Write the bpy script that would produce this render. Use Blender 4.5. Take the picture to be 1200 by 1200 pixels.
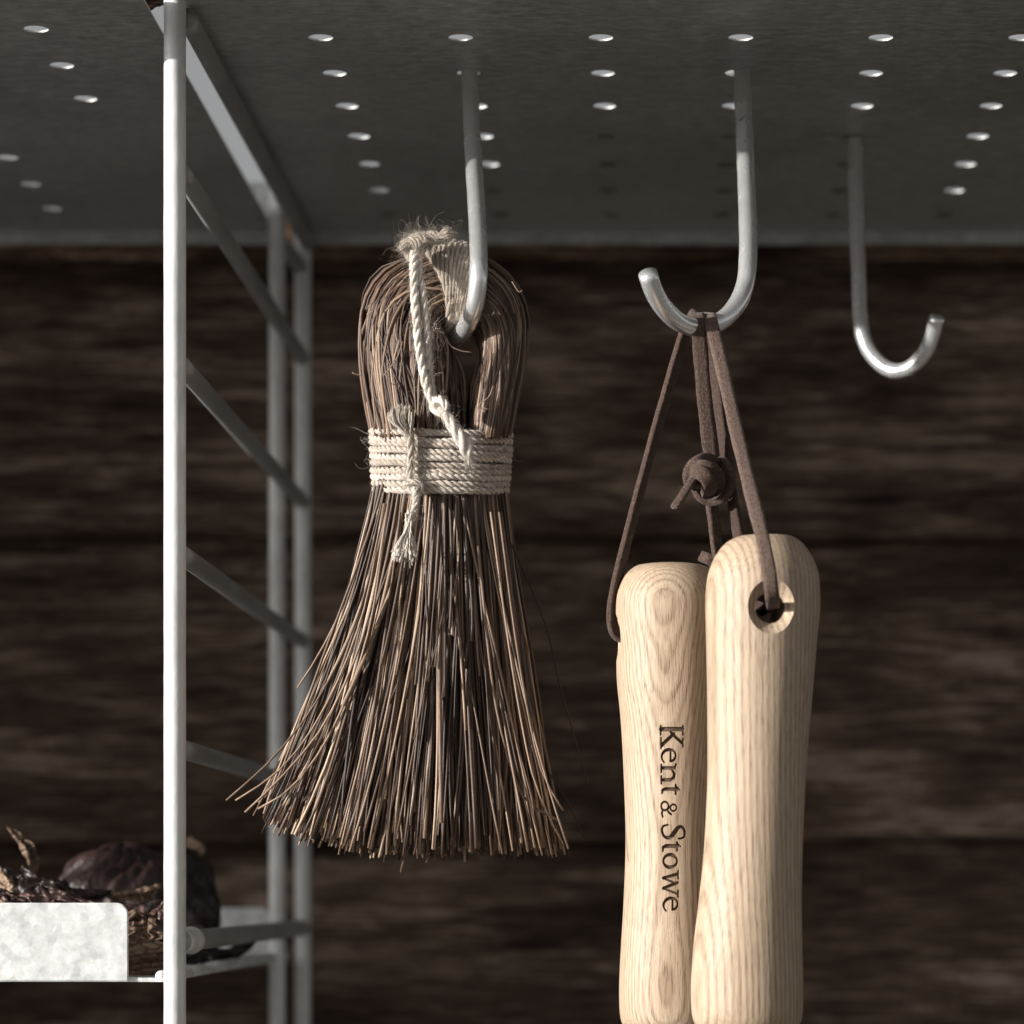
import bpy, bmesh, math, random
import numpy as np
from mathutils import Vector, Matrix

for o in list(bpy.data.objects):
    bpy.data.objects.remove(o)
S = bpy.context.scene
COL = S.collection
random.seed(7)
rng = np.random.default_rng(11)
R = math.radians

# ------------------------------------------------------------------ camera
ZC = 1.30            # height of the lens above the ground
F = 3760.0           # focal length in photograph pixels (1200 wide)
VX, VY = 760.0, 1042.0   # where the optical axis meets the photograph
cam_d = bpy.data.cameras.new('camera')
cam = bpy.data.objects.new('camera', cam_d)
COL.objects.link(cam)
cam.location = (0, 0, ZC)
cam.rotation_euler = (R(90), 0, 0)
cam_d.sensor_width = 36
cam_d.lens = F / 1200 * 36
cam_d.shift_x = (600 - VX) / 1200
cam_d.shift_y = (VY - 600) / 1200
cam_d.clip_start = 0.02
cam_d.clip_end = 2000
cam_d.dof.use_dof = True
cam_d.dof.focus_distance = 0.925
cam_d.dof.aperture_fstop = cam_d.lens / 10.0
S.camera = cam

# ------------------------------------------------------------------ light
SUN_AZ, SUN_EL = 65.0, 10.8       # degrees left of the camera's side, and up
w = bpy.data.worlds.new('World')
S.world = w
w.use_nodes = True
wn = w.node_tree
bg = wn.nodes['Background']
sky = wn.nodes.new('ShaderNodeTexSky')
sky.sky_type = 'NISHITA'
sky.sun_disc = False
sky.sun_elevation = R(SUN_EL)
sky.sun_rotation = R(180 + SUN_AZ)
sky.dust_density = 3.0
hs = wn.nodes.new('ShaderNodeHueSaturation')
hs.inputs['Saturation'].default_value = 0.06
wn.links.new(sky.outputs[0], hs.inputs['Color'])
wn.links.new(hs.outputs[0], bg.inputs[0])
bg.inputs[1].default_value = 0.09
sd = bpy.data.lights.new('sun', 'SUN')
sd.energy = 5.0
sd.angle = R(0.5)
sd.color = (1.0, 0.965, 0.915)
so = bpy.data.objects.new('sun', sd)
COL.objects.link(so)
az, el = R(SUN_AZ), R(SUN_EL)
to_sun = Vector((-math.sin(az) * math.cos(el), -math.cos(az) * math.cos(el), math.sin(el)))
so.rotation_euler = to_sun.to_track_quat('Z', 'Y').to_euler()
so.location = to_sun * 5
S.view_settings.view_transform = 'Standard'
S.view_settings.look = 'None'
S.view_settings.gamma = 1
S.view_settings.exposure = 0.55
S.render.engine = 'CYCLES'


# ------------------------------------------------------------------ helpers
def P(px, py, y):
    """photograph position -> place in the scene at distance y"""
    return np.array([(px - VX) * y / F, y, ZC + (VY - py) * y / F])


def H(py, y):
    return ZC + (VY - py) * y / F


class MB:
    def __init__(s):
        s.v = []; s.f = []; s.n = 0; s.c = []

    def add(s, v, f, c=None):
        v = np.asarray(v, float)
        s.v.append(v)
        s.f.extend([tuple(i + s.n for i in q) for q in f])
        s.n += len(v)
        s.c.append(np.full(len(v), 0.5 if c is None else c))

    def box(s, x0, x1, y0, y1, z0, z1, c=None):
        v = [(x, y, z) for x in (x0, x1) for y in (y0, y1) for z in (z0, z1)]
        s.add(v, [(0, 1, 3, 2), (4, 6, 7, 5), (0, 4, 5, 1), (2, 3, 7, 6), (0, 2, 6, 4), (1, 5, 7, 3)], c)

    def build(s, name, mat, parent=None, smooth=True, loc=None, mats=None):
        me = bpy.data.meshes.new(name)
        V = np.concatenate(s.v)
        if loc is not None:
            V = V - np.asarray(loc)
        me.from_pydata(V.tolist(), [], s.f)
        at = me.attributes.new('tone', 'FLOAT', 'POINT')
        at.data.foreach_set('value', np.concatenate(s.c).astype(np.float32))
        if smooth:
            me.polygons.foreach_set('use_smooth', [True] * len(me.polygons))
        me.materials.append(mat)
        o = bpy.data.objects.new(name, me)
        COL.objects.link(o)
        if loc is not None:
            o.location = loc
        if parent is not None:
            o.parent = parent
        return o


def empty(name, loc=(0, 0, 0)):
    o = bpy.data.objects.new(name, None)
    o.empty_display_size = 0.02
    o.location = loc
    COL.objects.link(o)
    return o


def tag(o, label=None, cat=None, group=None, kind=None):
    if label: o['label'] = label
    if cat: o['category'] = cat
    if group: o['group'] = group
    if kind: o['kind'] = kind
    return o


def adopt(parent, *kids):
    """parent kids that were built in world coordinates under an empty away from the origin"""
    for k in kids:
        k.parent = parent
        k.matrix_parent_inverse = Matrix.Translation(-Vector(parent.location))


def smooth_path(pts, n):
    """Catmull-Rom through pts (any dimension), n samples, even in arc length"""
    p = np.asarray(pts, float)
    q = np.vstack([2 * p[0] - p[1], p, 2 * p[-1] - p[-2]])
    out = []
    m = 16
    for i in range(1, len(q) - 2):
        t = np.linspace(0, 1, m, endpoint=False)[:, None]
        a, b, c, d = q[i - 1], q[i], q[i + 1], q[i + 2]
        out.append(0.5 * ((2 * b) + (c - a) * t + (2 * a - 5 * b + 4 * c - d) * t ** 2 + (3 * b - a - 3 * c + d) * t ** 3))
    out.append(p[-1:])
    o = np.vstack(out)
    L = np.concatenate([[0], np.cumsum(np.linalg.norm(np.diff(o, axis=0), axis=1))])
    s = np.linspace(0, L[-1], n)
    return np.stack([np.interp(s, L, o[:, k]) for k in range(o.shape[1])], 1)


def frames(p, closed=False):
    p = np.asarray(p, float)
    if closed:
        t = np.roll(p, -1, 0) - np.roll(p, 1, 0)
    else:
        t = np.gradient(p, axis=0)
    t /= np.linalg.norm(t, axis=1)[:, None] + 1e-12
    n = np.zeros_like(p)
    up = np.array([0, 1.0, 0]) if abs(t[0][1]) < 0.9 else np.array([1.0, 0, 0])
    n0 = np.cross(t[0], up); n0 /= np.linalg.norm(n0)
    n[0] = n0
    for i in range(1, len(p)):
        v = n[i - 1] - t[i] * np.dot(n[i - 1], t[i])
        n[i] = v / (np.linalg.norm(v) + 1e-12)
    b = np.cross(t, n)
    return t, n, b


def tube(mb, p, r, k=8, closed=False, c=None, cap=True):
    p = np.asarray(p, float)
    r = np.broadcast_to(r, (len(p),))
    t, n, b = frames(p, closed)
    a = np.arange(k) * 2 * math.pi / k
    v = p[:, None, :] + r[:, None, None] * (np.cos(a)[None, :, None] * n[:, None, :] + np.sin(a)[None, :, None] * b[:, None, :])
    v = v.reshape(-1, 3)
    f = []
    N = len(p)
    for i in range(N if closed else N - 1):
        j = (i + 1) % N
        for q in range(k):
            e = (q + 1) % k
            f.append((i * k + q, j * k + q, j * k + e, i * k + e))
    if cap and not closed:
        f.append(tuple(range(k)))
        f.append(tuple((N - 1) * k + q for q in reversed(range(k))))
    mb.add(v, f, c)


def rope(mb, p, r, plies=2, pitch=None, k=6, closed=False, c=0.5, per=8, taper=None):
    """a laid twine: plies twisted round one another along p"""
    p = np.asarray(p, float)
    L = np.linalg.norm(np.diff(p, axis=0), axis=1).sum()
    pitch = pitch or r * 7
    n = max(8, int(L / pitch * per))
    if closed:
        pc = np.vstack([p, p[:1]])
        l = np.concatenate([[0], np.cumsum(np.linalg.norm(np.diff(pc, axis=0), axis=1))])
        s = np.linspace(0, l[-1], n, endpoint=False)
        q = np.stack([np.interp(s, l, pc[:, i]) for i in range(3)], 1)
        turns = max(1, round(l[-1] / pitch))
        ph = np.arange(n) / n * turns * 2 * math.pi
    else:
        q = smooth_path(p, n)
        ph = np.arange(n) / n * (L / pitch) * 2 * math.pi
    t, nn, bb = frames(q, closed)
    rr = np.full(n, r)
    if taper is not None:
        rr = r * np.interp(np.linspace(0, 1, n), np.linspace(0, 1, len(taper)), taper)
    rr = rr * (1 + 0.10 * np.interp(np.arange(n), np.arange(0, n + 9, 5), rng.normal(0, 1, len(np.arange(0, n + 9, 5)))))
    for j in range(plies):
        a = ph + j * 2 * math.pi / plies
        off = (np.cos(a)[:, None] * nn + np.sin(a)[:, None] * bb) * (rr * (0.48 if plies == 2 else .52))[:, None]
        tube(mb, q + off, rr * (0.56 if plies == 2 else .52), k, closed, c + rng.normal(0, 0.06))
    return q


def hairs(mb, base, n, l0=0.0008, l1=0.004, r=0.00003, c=0.8, pull=0.0015, jit=0.0008):
    base = np.asarray(base)
    for _ in range(n):
        p = base[rng.integers(len(base))] + rng.normal(0, jit, 3)
        d = rng.normal(0, 1, 3); d[1] -= 0.3
        d /= np.linalg.norm(d)
        L = rng.uniform(l0, l1)
        e = rng.normal(0, 1, 3) * L * 0.45
        e2 = np.cross(d, e) * 1.1
        q = np.array([p, p + d * L * .35 + e * .45, p + d * L * .6 + e * .6 + e2 * .5, p + d * L * .75 + e * 1.3 + e2, p + d * L * .8 + e * 1.9 + e2 * .6 - np.array([0, 0, pull * .3])])
        tube(mb, smooth_path(q, 8), np.linspace(r, r * .5, 8), 3, c=c, cap=False)


def nap(mb, q, rad, n, c=.7, r=.000035, L0=.0010, L1=.0030):
    """loose fibres lying almost along a twine"""
    q = np.asarray(q)
    t, nn, bb = frames(q)
    for _ in range(n):
        i = rng.integers(len(q)); a = rng.uniform(0, 6.283)
        o = nn[i] * math.cos(a) + bb[i] * math.sin(a)
        s2 = nn[i] * -math.sin(a) + bb[i] * math.cos(a)
        L = rng.uniform(L0, L1); R1 = rad * rng.uniform(.85, 1.05); k1 = rng.uniform(-.5, .9); lift = rng.uniform(0, .35) * L
        pts = np.array([q[i] + o * R1 - t[i] * L * .5, q[i] + o * (R1 + .1 * rad) + s2 * k1 * L * .25, q[i] + o * (R1 + lift) + t[i] * L * .5 + s2 * k1 * L * .5])
        tube(mb, smooth_path(pts, 5), np.linspace(r, r * .6, 5), 3, c=c + rng.normal(0, .15), cap=False)


# ------------------------------------------------------------------ materials
def mat_new(name):
    m = bpy.data.materials.new(name)
    m.use_nodes = True
    nt = m.node_tree
    return m, nt, nt.nodes['Principled BSDF']


def N(nt, typ, **kw):
    n = nt.nodes.new(typ)
    for k, v in kw.items():
        if k == 'ins':
            for a, b in v.items():
                n.inputs[a].default_value = b
        else:
            setattr(n, k, v)
    return n


def ramp(nt, stops):
    n = nt.nodes.new('ShaderNodeValToRGB')
    e = n.color_ramp.elements
    while len(e) < len(stops):
        e.new(0.5)
    for i, (p, c) in enumerate(stops):
        e[i].position = p
        e[i].color = (*c, 1) if len(c) == 3 else c
    return n


def noise(nt, scale=(1, 1, 1), s=5, detail=4, rough=.55, rot=(0, 0, 0), coord='Object'):
    tc = nt.nodes.new('ShaderNodeTexCoord')
    mp = N(nt, 'ShaderNodeMapping', ins={'Scale': scale, 'Rotation': rot})
    nt.links.new(tc.outputs[coord], mp.inputs['Vector'])
    n = N(nt, 'ShaderNodeTexNoise', ins={'Scale': s, 'Detail': detail, 'Roughness': rough})
    nt.links.new(mp.outputs[0], n.inputs['Vector'])
    return n


def bump(nt, src, bsdf, strength=.3, dist=.0003, prev=None):
    b = N(nt, 'ShaderNodeBump', ins={'Strength': strength, 'Distance': dist})
    nt.links.new(src, b.inputs['Height'])
    if prev:
        nt.links.new(prev.outputs[0], b.inputs['Normal'])
    nt.links.new(b.outputs[0], bsdf.inputs['Normal'])
    return b


def mix(nt, a, b, fac, mode='MIX'):
    n = N(nt, 'ShaderNodeMix', data_type='RGBA', blend_type=mode)
    for sock, v in ((n.inputs['Factor'], fac), (n.inputs['A'], a), (n.inputs['B'], b)):
        if hasattr(v, 'is_output'):
            nt.links.new(v, sock)
        elif isinstance(v, (int, float)):
            sock.default_value = v
        else:
            sock.default_value = (*v, 1)
    return n.outputs['Result']


def mmath(nt, op, a, b=None):
    n = N(nt, 'ShaderNodeMath', operation=op)
    for i, v in enumerate((a, b)):
        if v is None: continue
        if hasattr(v, 'is_output'):
            nt.links.new(v, n.inputs[i])
        else:
            n.inputs[i].default_value = v
    return n.outputs[0]


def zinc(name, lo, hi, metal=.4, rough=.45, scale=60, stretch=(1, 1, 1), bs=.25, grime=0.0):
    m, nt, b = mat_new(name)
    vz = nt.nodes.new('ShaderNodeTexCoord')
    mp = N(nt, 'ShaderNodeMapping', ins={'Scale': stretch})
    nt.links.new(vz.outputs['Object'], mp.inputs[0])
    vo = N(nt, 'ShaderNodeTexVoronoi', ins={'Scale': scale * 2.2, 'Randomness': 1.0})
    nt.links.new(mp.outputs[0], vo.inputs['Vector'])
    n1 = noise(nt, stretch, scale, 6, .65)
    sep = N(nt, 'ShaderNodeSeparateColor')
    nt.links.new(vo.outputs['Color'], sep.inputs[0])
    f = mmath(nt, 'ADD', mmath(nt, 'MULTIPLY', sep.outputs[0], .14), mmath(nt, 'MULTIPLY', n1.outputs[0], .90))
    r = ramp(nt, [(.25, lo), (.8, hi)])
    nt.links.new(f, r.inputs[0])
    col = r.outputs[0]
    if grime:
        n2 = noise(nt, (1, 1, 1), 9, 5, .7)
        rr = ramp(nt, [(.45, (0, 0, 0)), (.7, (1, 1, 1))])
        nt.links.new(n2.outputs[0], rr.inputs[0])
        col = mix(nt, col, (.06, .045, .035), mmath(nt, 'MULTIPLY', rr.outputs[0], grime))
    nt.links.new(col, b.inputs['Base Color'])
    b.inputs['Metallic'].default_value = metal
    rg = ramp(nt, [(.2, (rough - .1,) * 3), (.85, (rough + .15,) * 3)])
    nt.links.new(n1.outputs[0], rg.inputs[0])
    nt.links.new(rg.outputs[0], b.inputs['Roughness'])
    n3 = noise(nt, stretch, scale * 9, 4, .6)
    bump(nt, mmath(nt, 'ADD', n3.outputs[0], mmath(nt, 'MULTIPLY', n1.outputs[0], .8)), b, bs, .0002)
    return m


M_frame = zinc('galvanised_frame', (.58, .58, .57), (.82, .82, .80), .10, .48, 90, (1, 1, .5), .5, .35)
M_tray = zinc('galvanised_tray', (.40, .40, .39), (.88, .88, .87), .08, .5, 190, (1, 1, 1), .3)
M_rung = zinc('shaded_rung_zinc', (.27, .27, .265), (.44, .44, .43), .25, .45, 80, (1, .4, 1), .4)  # frame zinc darkened: the shade on rungs and rails is put into its colour
M_wire = zinc('hook_wire', (.80, .80, .79), (.93, .93, .92), .74, .22, 70, (4, 4, .08), .06)
M_shelf = zinc('weathered_shelf_sheet', (.30, .30, .295), (.74, .74, .72), .30, .38, 300, (.5, 1.0, 1), .8, .30)


def wood_handle(name, mode):
    m, nt, b = mat_new(name)
    tc = nt.nodes.new('ShaderNodeTexCoord')
    sep = N(nt, 'ShaderNodeSeparateXYZ')
    nt.links.new(tc.outputs['Object'], sep.inputs[0])
    warp = noise(nt, (1, 1, .18), 45, 3, .5)
    wv = mmath(nt, 'MULTIPLY', mmath(nt, 'SUBTRACT', warp.outputs[0], .5), .0022 if mode == 'quarter' else .0012)
    x, y, z = sep.outputs
    if mode == 'quarter':
        d = mmath(nt, 'ADD', mmath(nt, 'ADD', mmath(nt, 'MULTIPLY', x, .93), mmath(nt, 'MULTIPLY', y, .35)),
                  mmath(nt, 'MULTIPLY', z, .02))
        per = .0016
    else:
        xx = mmath(nt, 'MULTIPLY', mmath(nt, 'MULTIPLY', x, x), 2.0)
        d = mmath(nt, 'ADD', mmath(nt, 'ADD', mmath(nt, 'MULTIPLY', y, 1.0), mmath(nt, 'MULTIPLY', x, .10)),
                  mmath(nt, 'ADD', mmath(nt, 'MULTIPLY', z, -.026), xx))
        per = .00092
    d = mmath(nt, 'ADD', d, wv)
    ph = mmath(nt, 'FRACT', mmath(nt, 'DIVIDE', mmath(nt, 'ADD', d, .5), per))
    # slow rise through the early wood, then a thin dark late ring
    rr = ramp(nt, [(0, (.25, .25, .25)), (.45, (.0, .0, .0)), (.86, (1, 1, 1)), (1.0, (.25, .25, .25))])
    nt.links.new(ph, rr.inputs[0])
    pore = noise(nt, (1, 1, .045), 2900, 2, .6)
    pr = ramp(nt, [(.36, (1, 1, 1)), (.50, (0, 0, 0))])
    nt.links.new(pore.outputs[0], pr.inputs[0])
    fine = noise(nt, (1, 1, .012), 900, 4, .7)
    broad = noise(nt, (1, 1, .2), 40, 3, .5)
    light, mid, dark = (.52, .400, .288), (.285, .195, .125), (.13, .082, .050)
    c = mix(nt, light, mid, rr.outputs[0])
    fr = ramp(nt, [(.35, (0, 0, 0)), (.7, (1, 1, 1))])
    nt.links.new(fine.outputs[0], fr.inputs[0])
    c = mix(nt, c, (.31, .22, .145), mmath(nt, 'MULTIPLY', fr.outputs[0], .7))
    br = ramp(nt, [(.35, (0, 0, 0)), (.7, (1, 1, 1))])
    nt.links.new(broad.outputs[0], br.inputs[0])
    c = mix(nt, c, (.50, .40, .30), mmath(nt, 'MULTIPLY', br.outputs[0], .3))
    pf = mmath(nt, 'MULTIPLY', pr.outputs[0], mmath(nt, 'ADD', .25, mmath(nt, 'MULTIPLY', rr.outputs[0], .55)))
    c = mix(nt, c, dark, pf)
    at = N(nt, 'ShaderNodeAttribute', attribute_name='burn')
    c = mix(nt, c, (.045, .022, .011), at.outputs['Fac'])
    nt.links.new(c, b.inputs['Base Color'])
    b.inputs['Roughness'].default_value = .52
    b.inputs['Specular IOR Level'].default_value = .35
    hgt = mmath(nt, 'SUBTRACT', mmath(nt, 'MULTIPLY', fine.outputs[0], .6), mmath(nt, 'MULTIPLY', pr.outputs[0], .9))
    bump(nt, hgt, b, .45, .0001)
    return m


M_woodq = wood_handle('ash_straight_grain', 'quarter')
M_woodf = wood_handle('ash_arched_grain', 'flat')


def tone_mat(name, stops, rough=.6, streak=None, bs=.2, bscale=900, sheen=0, spec=.4, fleck=.25, fs=160):
    m, nt, b = mat_new(name)
    at = N(nt, 'ShaderNodeAttribute', attribute_name='tone')
    r = ramp(nt, stops)
    n = noise(nt, streak or (1, 1, 1), fs, 4, .6)
    f = mmath(nt, 'ADD', at.outputs['Fac'], mmath(nt, 'MULTIPLY', mmath(nt, 'SUBTRACT', n.outputs[0], .5), fleck * 2))
    nt.links.new(f, r.inputs[0])
    nt.links.new(r.outputs[0], b.inputs['Base Color'])
    b.inputs['Roughness'].default_value = rough
    b.inputs['Specular IOR Level'].default_value = spec
    if sheen:
        b.inputs['Sheen Weight'].default_value = sheen
        b.inputs['Sheen Roughness'].default_value = .5
    n2 = noise(nt, (1, 1, .3), bscale, 3, .6)
    bump(nt, n2.outputs[0], b, bs, .0003 if bscale > 450 else .0012)
    return m


M_bristle = tone_mat('dried_root_fibre', [(0, (.020, .012, .009)), (.35, (.080, .048, .033)), (.62, (.175, .115, .080)),
                                          (.86, (.37, .26, .18)), (1, (.54, .41, .30))], .5, (1, 1, .12), .4, 700, 0, .4, .22)
M_twine = tone_mat('flax_twine', [(0, (.21, .17, .13)), (.5, (.42, .355, .295)), (1, (.73, .67, .60))], .9, None, .7, 2200, .25, .15, .5, 1500)
M_suede = tone_mat('brown_suede', [(0, (.030, .018, .014)), (.5, (.066, .043, .034)), (1, (.155, .108, .087))], .95, None, .9, 1600, .12, .10, .75, 1700)
M_husk = tone_mat('glossy_dark_husk', [(0, (.008, .004, .004)), (.5, (.024, .011, .010)), (1, (.11, .060, .050))], .40, None, .6, 420, 0, .5, .55)
M_dry = tone_mat('papery_dry_leaf', [(0, (.03, .017, .012)), (.5, (.11, .068, .045)), (1, (.30, .205, .14))], .7, None, .6, 350, 0, .3, .45)
M_hair = tone_mat('fine_dark_fibre', [(0, (.012, .007, .006)), (1, (.05, .03, .02))], .6)


def wall_wood(name, k=1.5):
    m, nt, b = mat_new(name)
    oi = nt.nodes.new('ShaderNodeObjectInfo')
    tc = nt.nodes.new('ShaderNodeTexCoord')
    add = N(nt, 'ShaderNodeVectorMath', operation='ADD')
    sc = N(nt, 'ShaderNodeVectorMath', operation='SCALE')
    comb = N(nt, 'ShaderNodeCombineXYZ')
    nt.links.new(oi.outputs['Random'], comb.inputs[0]); nt.links.new(oi.outputs['Random'], comb.inputs[1])
    nt.links.new(comb.outputs[0], sc.inputs[0]); sc.inputs['Scale'].default_value = 17
    nt.links.new(tc.outputs['Object'], add.inputs[0]); nt.links.new(sc.outputs[0], add.inputs[1])

    def nz(scale, s, d, r):
        mp = N(nt, 'ShaderNodeMapping', ins={'Scale': scale})
        nt.links.new(add.outputs[0], mp.inputs[0])
        n = N(nt, 'ShaderNodeTexNoise', ins={'Scale': s, 'Detail': d, 'Roughness': r, 'Distortion': .6})
        nt.links.new(mp.outputs[0], n.inputs['Vector'])
        return n.outputs[0]
    a = nz((1, 1, 7), 8, 7, .7)
    g = nz((1, 1, 13), 30, 5, .75)
    p = nz((1.0, 1, 2.6), 10, 4, .6)
    f = mmath(nt, 'ADD', mmath(nt, 'MULTIPLY', a, .36), mmath(nt, 'ADD', mmath(nt, 'MULTIPLY', g, .50), mmath(nt, 'MULTIPLY', p, .26)))
    r = ramp(nt, [(.45, tuple(k * v for v in (.008, .0045, .0032))), (.57, tuple(k * v for v in (.060, .039, .027))),
                  (.69, tuple(k * v for v in (.25, .19, .145)))])
    nt.links.new(f, r.inputs[0])
    nt.links.new(r.outputs[0], b.inputs['Base Color'])
    b.inputs['Roughness'].default_value = .85
    b.inputs['Specular IOR Level'].default_value = .2
    bump(nt, mmath(nt, 'ADD', g, a), b, .6, .002)
    return m


M_wall = wall_wood('weathered_dark_boards')
M_batten = wall_wood('reddish_rail_wood', 5.0)


def simple(name, lo, hi, s, rough=.9):
    m, nt, b = mat_new(name)
    n = noise(nt, (1, 1, 1), s, 6, .6)
    r = ramp(nt, [(.35, lo), (.65, hi)])
    nt.links.new(n.outputs[0], r.inputs[0])
    nt.links.new(r.outputs[0], b.inputs['Base Color'])
    b.inputs['Roughness'].default_value = rough
    bump(nt, n.outputs[0], b, .5, .01)
    return m


M_ground = simple('gravel_yard', (.10, .097, .093), (.21, .205, .195), 40)
M_plug = simple('caked_dust', (.16, .14, .12), (.30, .27, .24), 400)

# ------------------------------------------------------------------ setting
g = MB()
g.add([(-400, -400, 0), (400, -400, 0), (400, 400, 0), (-400, 400, 0)], [(0, 1, 2, 3)])
gr = g.build('ground', M_ground, smooth=False)
tag(gr, kind='structure')

# board wall: overlapping weatherboards on the far side of the rack
YW = 1.35
wall = empty('board_wall', (0, YW, 0))
tag(wall, 'dark weathered overlapping boards forming the wall behind the rack', 'wall')
joints = [.2646, .1470, .0205]
while joints[-1] > -ZC + .05:
    joints.append(joints[-1] - .1225)
joints[-1] = -ZC + .001


def weatherboard(x0, x1, ztop, zbot, lean=.018, thick=.016, ax='x', y=YW, seed=0):
    """a board, lower edge proud, slightly wavy lower edge"""
    mb = MB()
    r2 = np.random.default_rng(seed)
    n = 28
    xs = np.linspace(x0, x1, n)
    wob = np.interp(xs, np.linspace(x0, x1, 9), r2.normal(0, .0011, 9))
    prof = []
    for i, x in enumerate(xs):
        zb = zbot + wob[i]
        zt = ztop + .014
        yf = y - lean
        prof.append([(x, yf, zb + .0015), (x, yf + .0015, zb), (x, yf + thick, zb), (x, y + thick + .001, zt), (x, y + .001, zt)])
    v = np.array(prof).reshape(-1, 3)
    f = []
    for i in range(n - 1):
        for k in range(5):
            e = (k + 1) % 5
            f.append((i * 5 + k, (i + 1) * 5 + k, (i + 1) * 5 + e, i * 5 + e))
    f.append(tuple(range(4, -1, -1)))
    f.append(tuple((n - 1) * 5 + k for k in range(5)))
    mb.add(v, f)
    return mb


for i in range(len(joints) - 1):
    cz = ZC + (joints[i] + joints[i + 1]) / 2
    o = weatherboard(-1.0, 1.3, ZC + joints[i], ZC + joints[i + 1], seed=i).build('plank', M_wall, wall, False)
    o.data.transform(Matrix.Translation((0, -YW, -cz)))
    o.location = (0, 0, cz)
mb = MB()
mb.box(-1.0, 1.3, YW - .034, YW + .02, ZC + .2646, ZC + .2770)
o = mb.build('top_rail', M_batten, wall, False)
o.data.transform(Matrix.Translation((0, -YW, 0)))
bpy.context.view_layer.update()

# unseen board wall added on the left to keep sun off the back wall
side = empty('sun_block_wall', (-1.02, 1.0, 0))
tag(side, 'unseen dark board wall added on the left to block the sun', 'wall')
nb = 12
hh = 1.95 / nb
for i in range(nb):
    mb = MB()
    mb.box(-.010, .010, -.31, .345, i * hh + .001, (i + 1) * hh - .001)
    mb.build('plank', M_wall, side, False)

# ------------------------------------------------------------------ perforated shelves
HS = ZC + .2543
PITCH = .0418
ROW0 = .9582


def perforated(name, x0, x1, y0, y1, cols, rows, hr=.0037, th=.0005, zb=HS, skip=()):
    """sheet with round punched holes and a folded back edge; one mesh"""
    mb = MB()
    # cell borders half way between the holes
    def cuts(lo, hi, cs, pitch):
        c = [lo]
        for v in cs:
            for e in (v - pitch * .28, v + pitch * .28):
                if lo < e < hi: c.append(e)
        c.append(hi)
        return sorted(c)
    cx = cuts(x0, x1, cols, PITCH); cy = cuts(y0, y1, rows, PITCH)
    K = 24
    for i in range(len(cx) - 1):
        for j in range(len(cy) - 1):
            a, b, c, d = cx[i], cx[i + 1], cy[j], cy[j + 1]
            hx = [v for v in cols if a < v < b]; hy = [v for v in rows if c < v < d]
            if hx and hy and (cols.index(hx[0]), rows.index(hy[0])) not in skip and b - a < PITCH * .6 and d - c < PITCH * .6:
                ux, uy = hx[0], hy[0]
                ang = np.arange(K) * 2 * math.pi / K + math.pi / 4
                ring = [(ux + hr * math.cos(t), uy + hr * math.sin(t)) for t in ang]
                sq = []
                for t in ang:
                    ct, st = math.cos(t), math.sin(t)
                    m = max(abs(ct), abs(st))
                    X = (b if ct > 0 else a) if abs(ct) / m > .999 else ux + ct / m * ((b - ux) if ct > 0 else (ux - a))
                    Yq = (d if st > 0 else c) if abs(st) / m > .999 else uy + st / m * ((d - uy) if st > 0 else (uy - c))
                    sq.append((X, Yq))
                v = [(x, y, zb) for x, y in sq] + [(x, y, zb) for x, y in ring] + \
                    [(x, y, zb + th) for x, y in ring] + [(x, y, zb + th) for x, y in sq]
                f = []
                for k in range(K):
                    e = (k + 1) % K
                    f += [(k, K + k, K + e, e), (K + k, 2 * K + k, 2 * K + e, K + e), (2 * K + k, 3 * K + k, 3 * K + e, 2 * K + e)]
                mb.add(v, f)
            else:
                mb.add([(a, c, zb), (b, c, zb), (b, d, zb), (a, d, zb)], [(0, 3, 2, 1)])
                mb.add([(a, c, zb + th), (b, c, zb + th), (b, d, zb + th), (a, d, zb + th)], [(0, 1, 2, 3)])
    for (a, b, c, d) in ((x0, y0, x1, y0), (x1, y0, x1, y1), (x1, y1, x0, y1), (x0, y1, x0, y0)):
        mb.add([(a, b, zb), (c, d, zb), (c, d, zb + th), (a, b, zb + th)], [(0, 1, 2, 3)])
    return mb.build(name, M_shelf, None, False, loc=((x0 + x1) / 2, (y0 + y1) / 2, zb))


rows = [ROW0 + PITCH * k for k in range(0, 7)]
colsR = [-.0979 + PITCH * k for k in range(0, 11)]
colsL = [-.1814 - PITCH * k for k in range(0, 6)]
CLOG = {(c, r) for c in (2, 3, 4) for r in (3, 4, 5, 6)} | {(1, 5), (1, 6), (0, 6), (5, 6)}
sh = perforated('perforated_shelf', -.1357, .345, .878, 1.245, colsR, rows, skip=CLOG)
tag(sh, 'dark grey perforated metal shelf overhead with the three hooks hanging from it', 'shelf', 'perforated shelves')
mb = MB(); mb.box(-.1357, .345, 1.2452, 1.2466, HS - .004, HS + .020)
o = mb.build('rear_lip', M_shelf, None, False); o.parent = sh; o.matrix_parent_inverse = Matrix.Translation(-Vector(sh.location))
for c, r in sorted(CLOG):
    mb = MB()
    x, y = colsR[c], rows[r]
    a = np.linspace(0, 2 * math.pi, 20, endpoint=False)
    q = rng.uniform(.0030, .0036)
    v = [(x + q * math.cos(t), y + q * math.sin(t), HS - .0001) for t in a] + [(x + q * .8 * math.cos(t), y + q * .8 * math.sin(t), HS - .0005) for t in a]
    mb.add(v, [(k, 20 + k, 20 + (k + 1) % 20, (k + 1) % 20) for k in range(20)] + [tuple(20 + k for k in reversed(range(20)))])
    o = mb.build('hole_plug', M_plug, None, False); o.parent = sh; o.matrix_parent_inverse = Matrix.Translation(-Vector(sh.location))
sl = perforated('perforated_shelf', -.42, -.1446, .878, 1.245, colsL, [r - .008 for r in rows], zb=HS + .0004, skip={(0, 3), (0, 4), (0, 5), (0, 6), (1, 0)})
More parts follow.
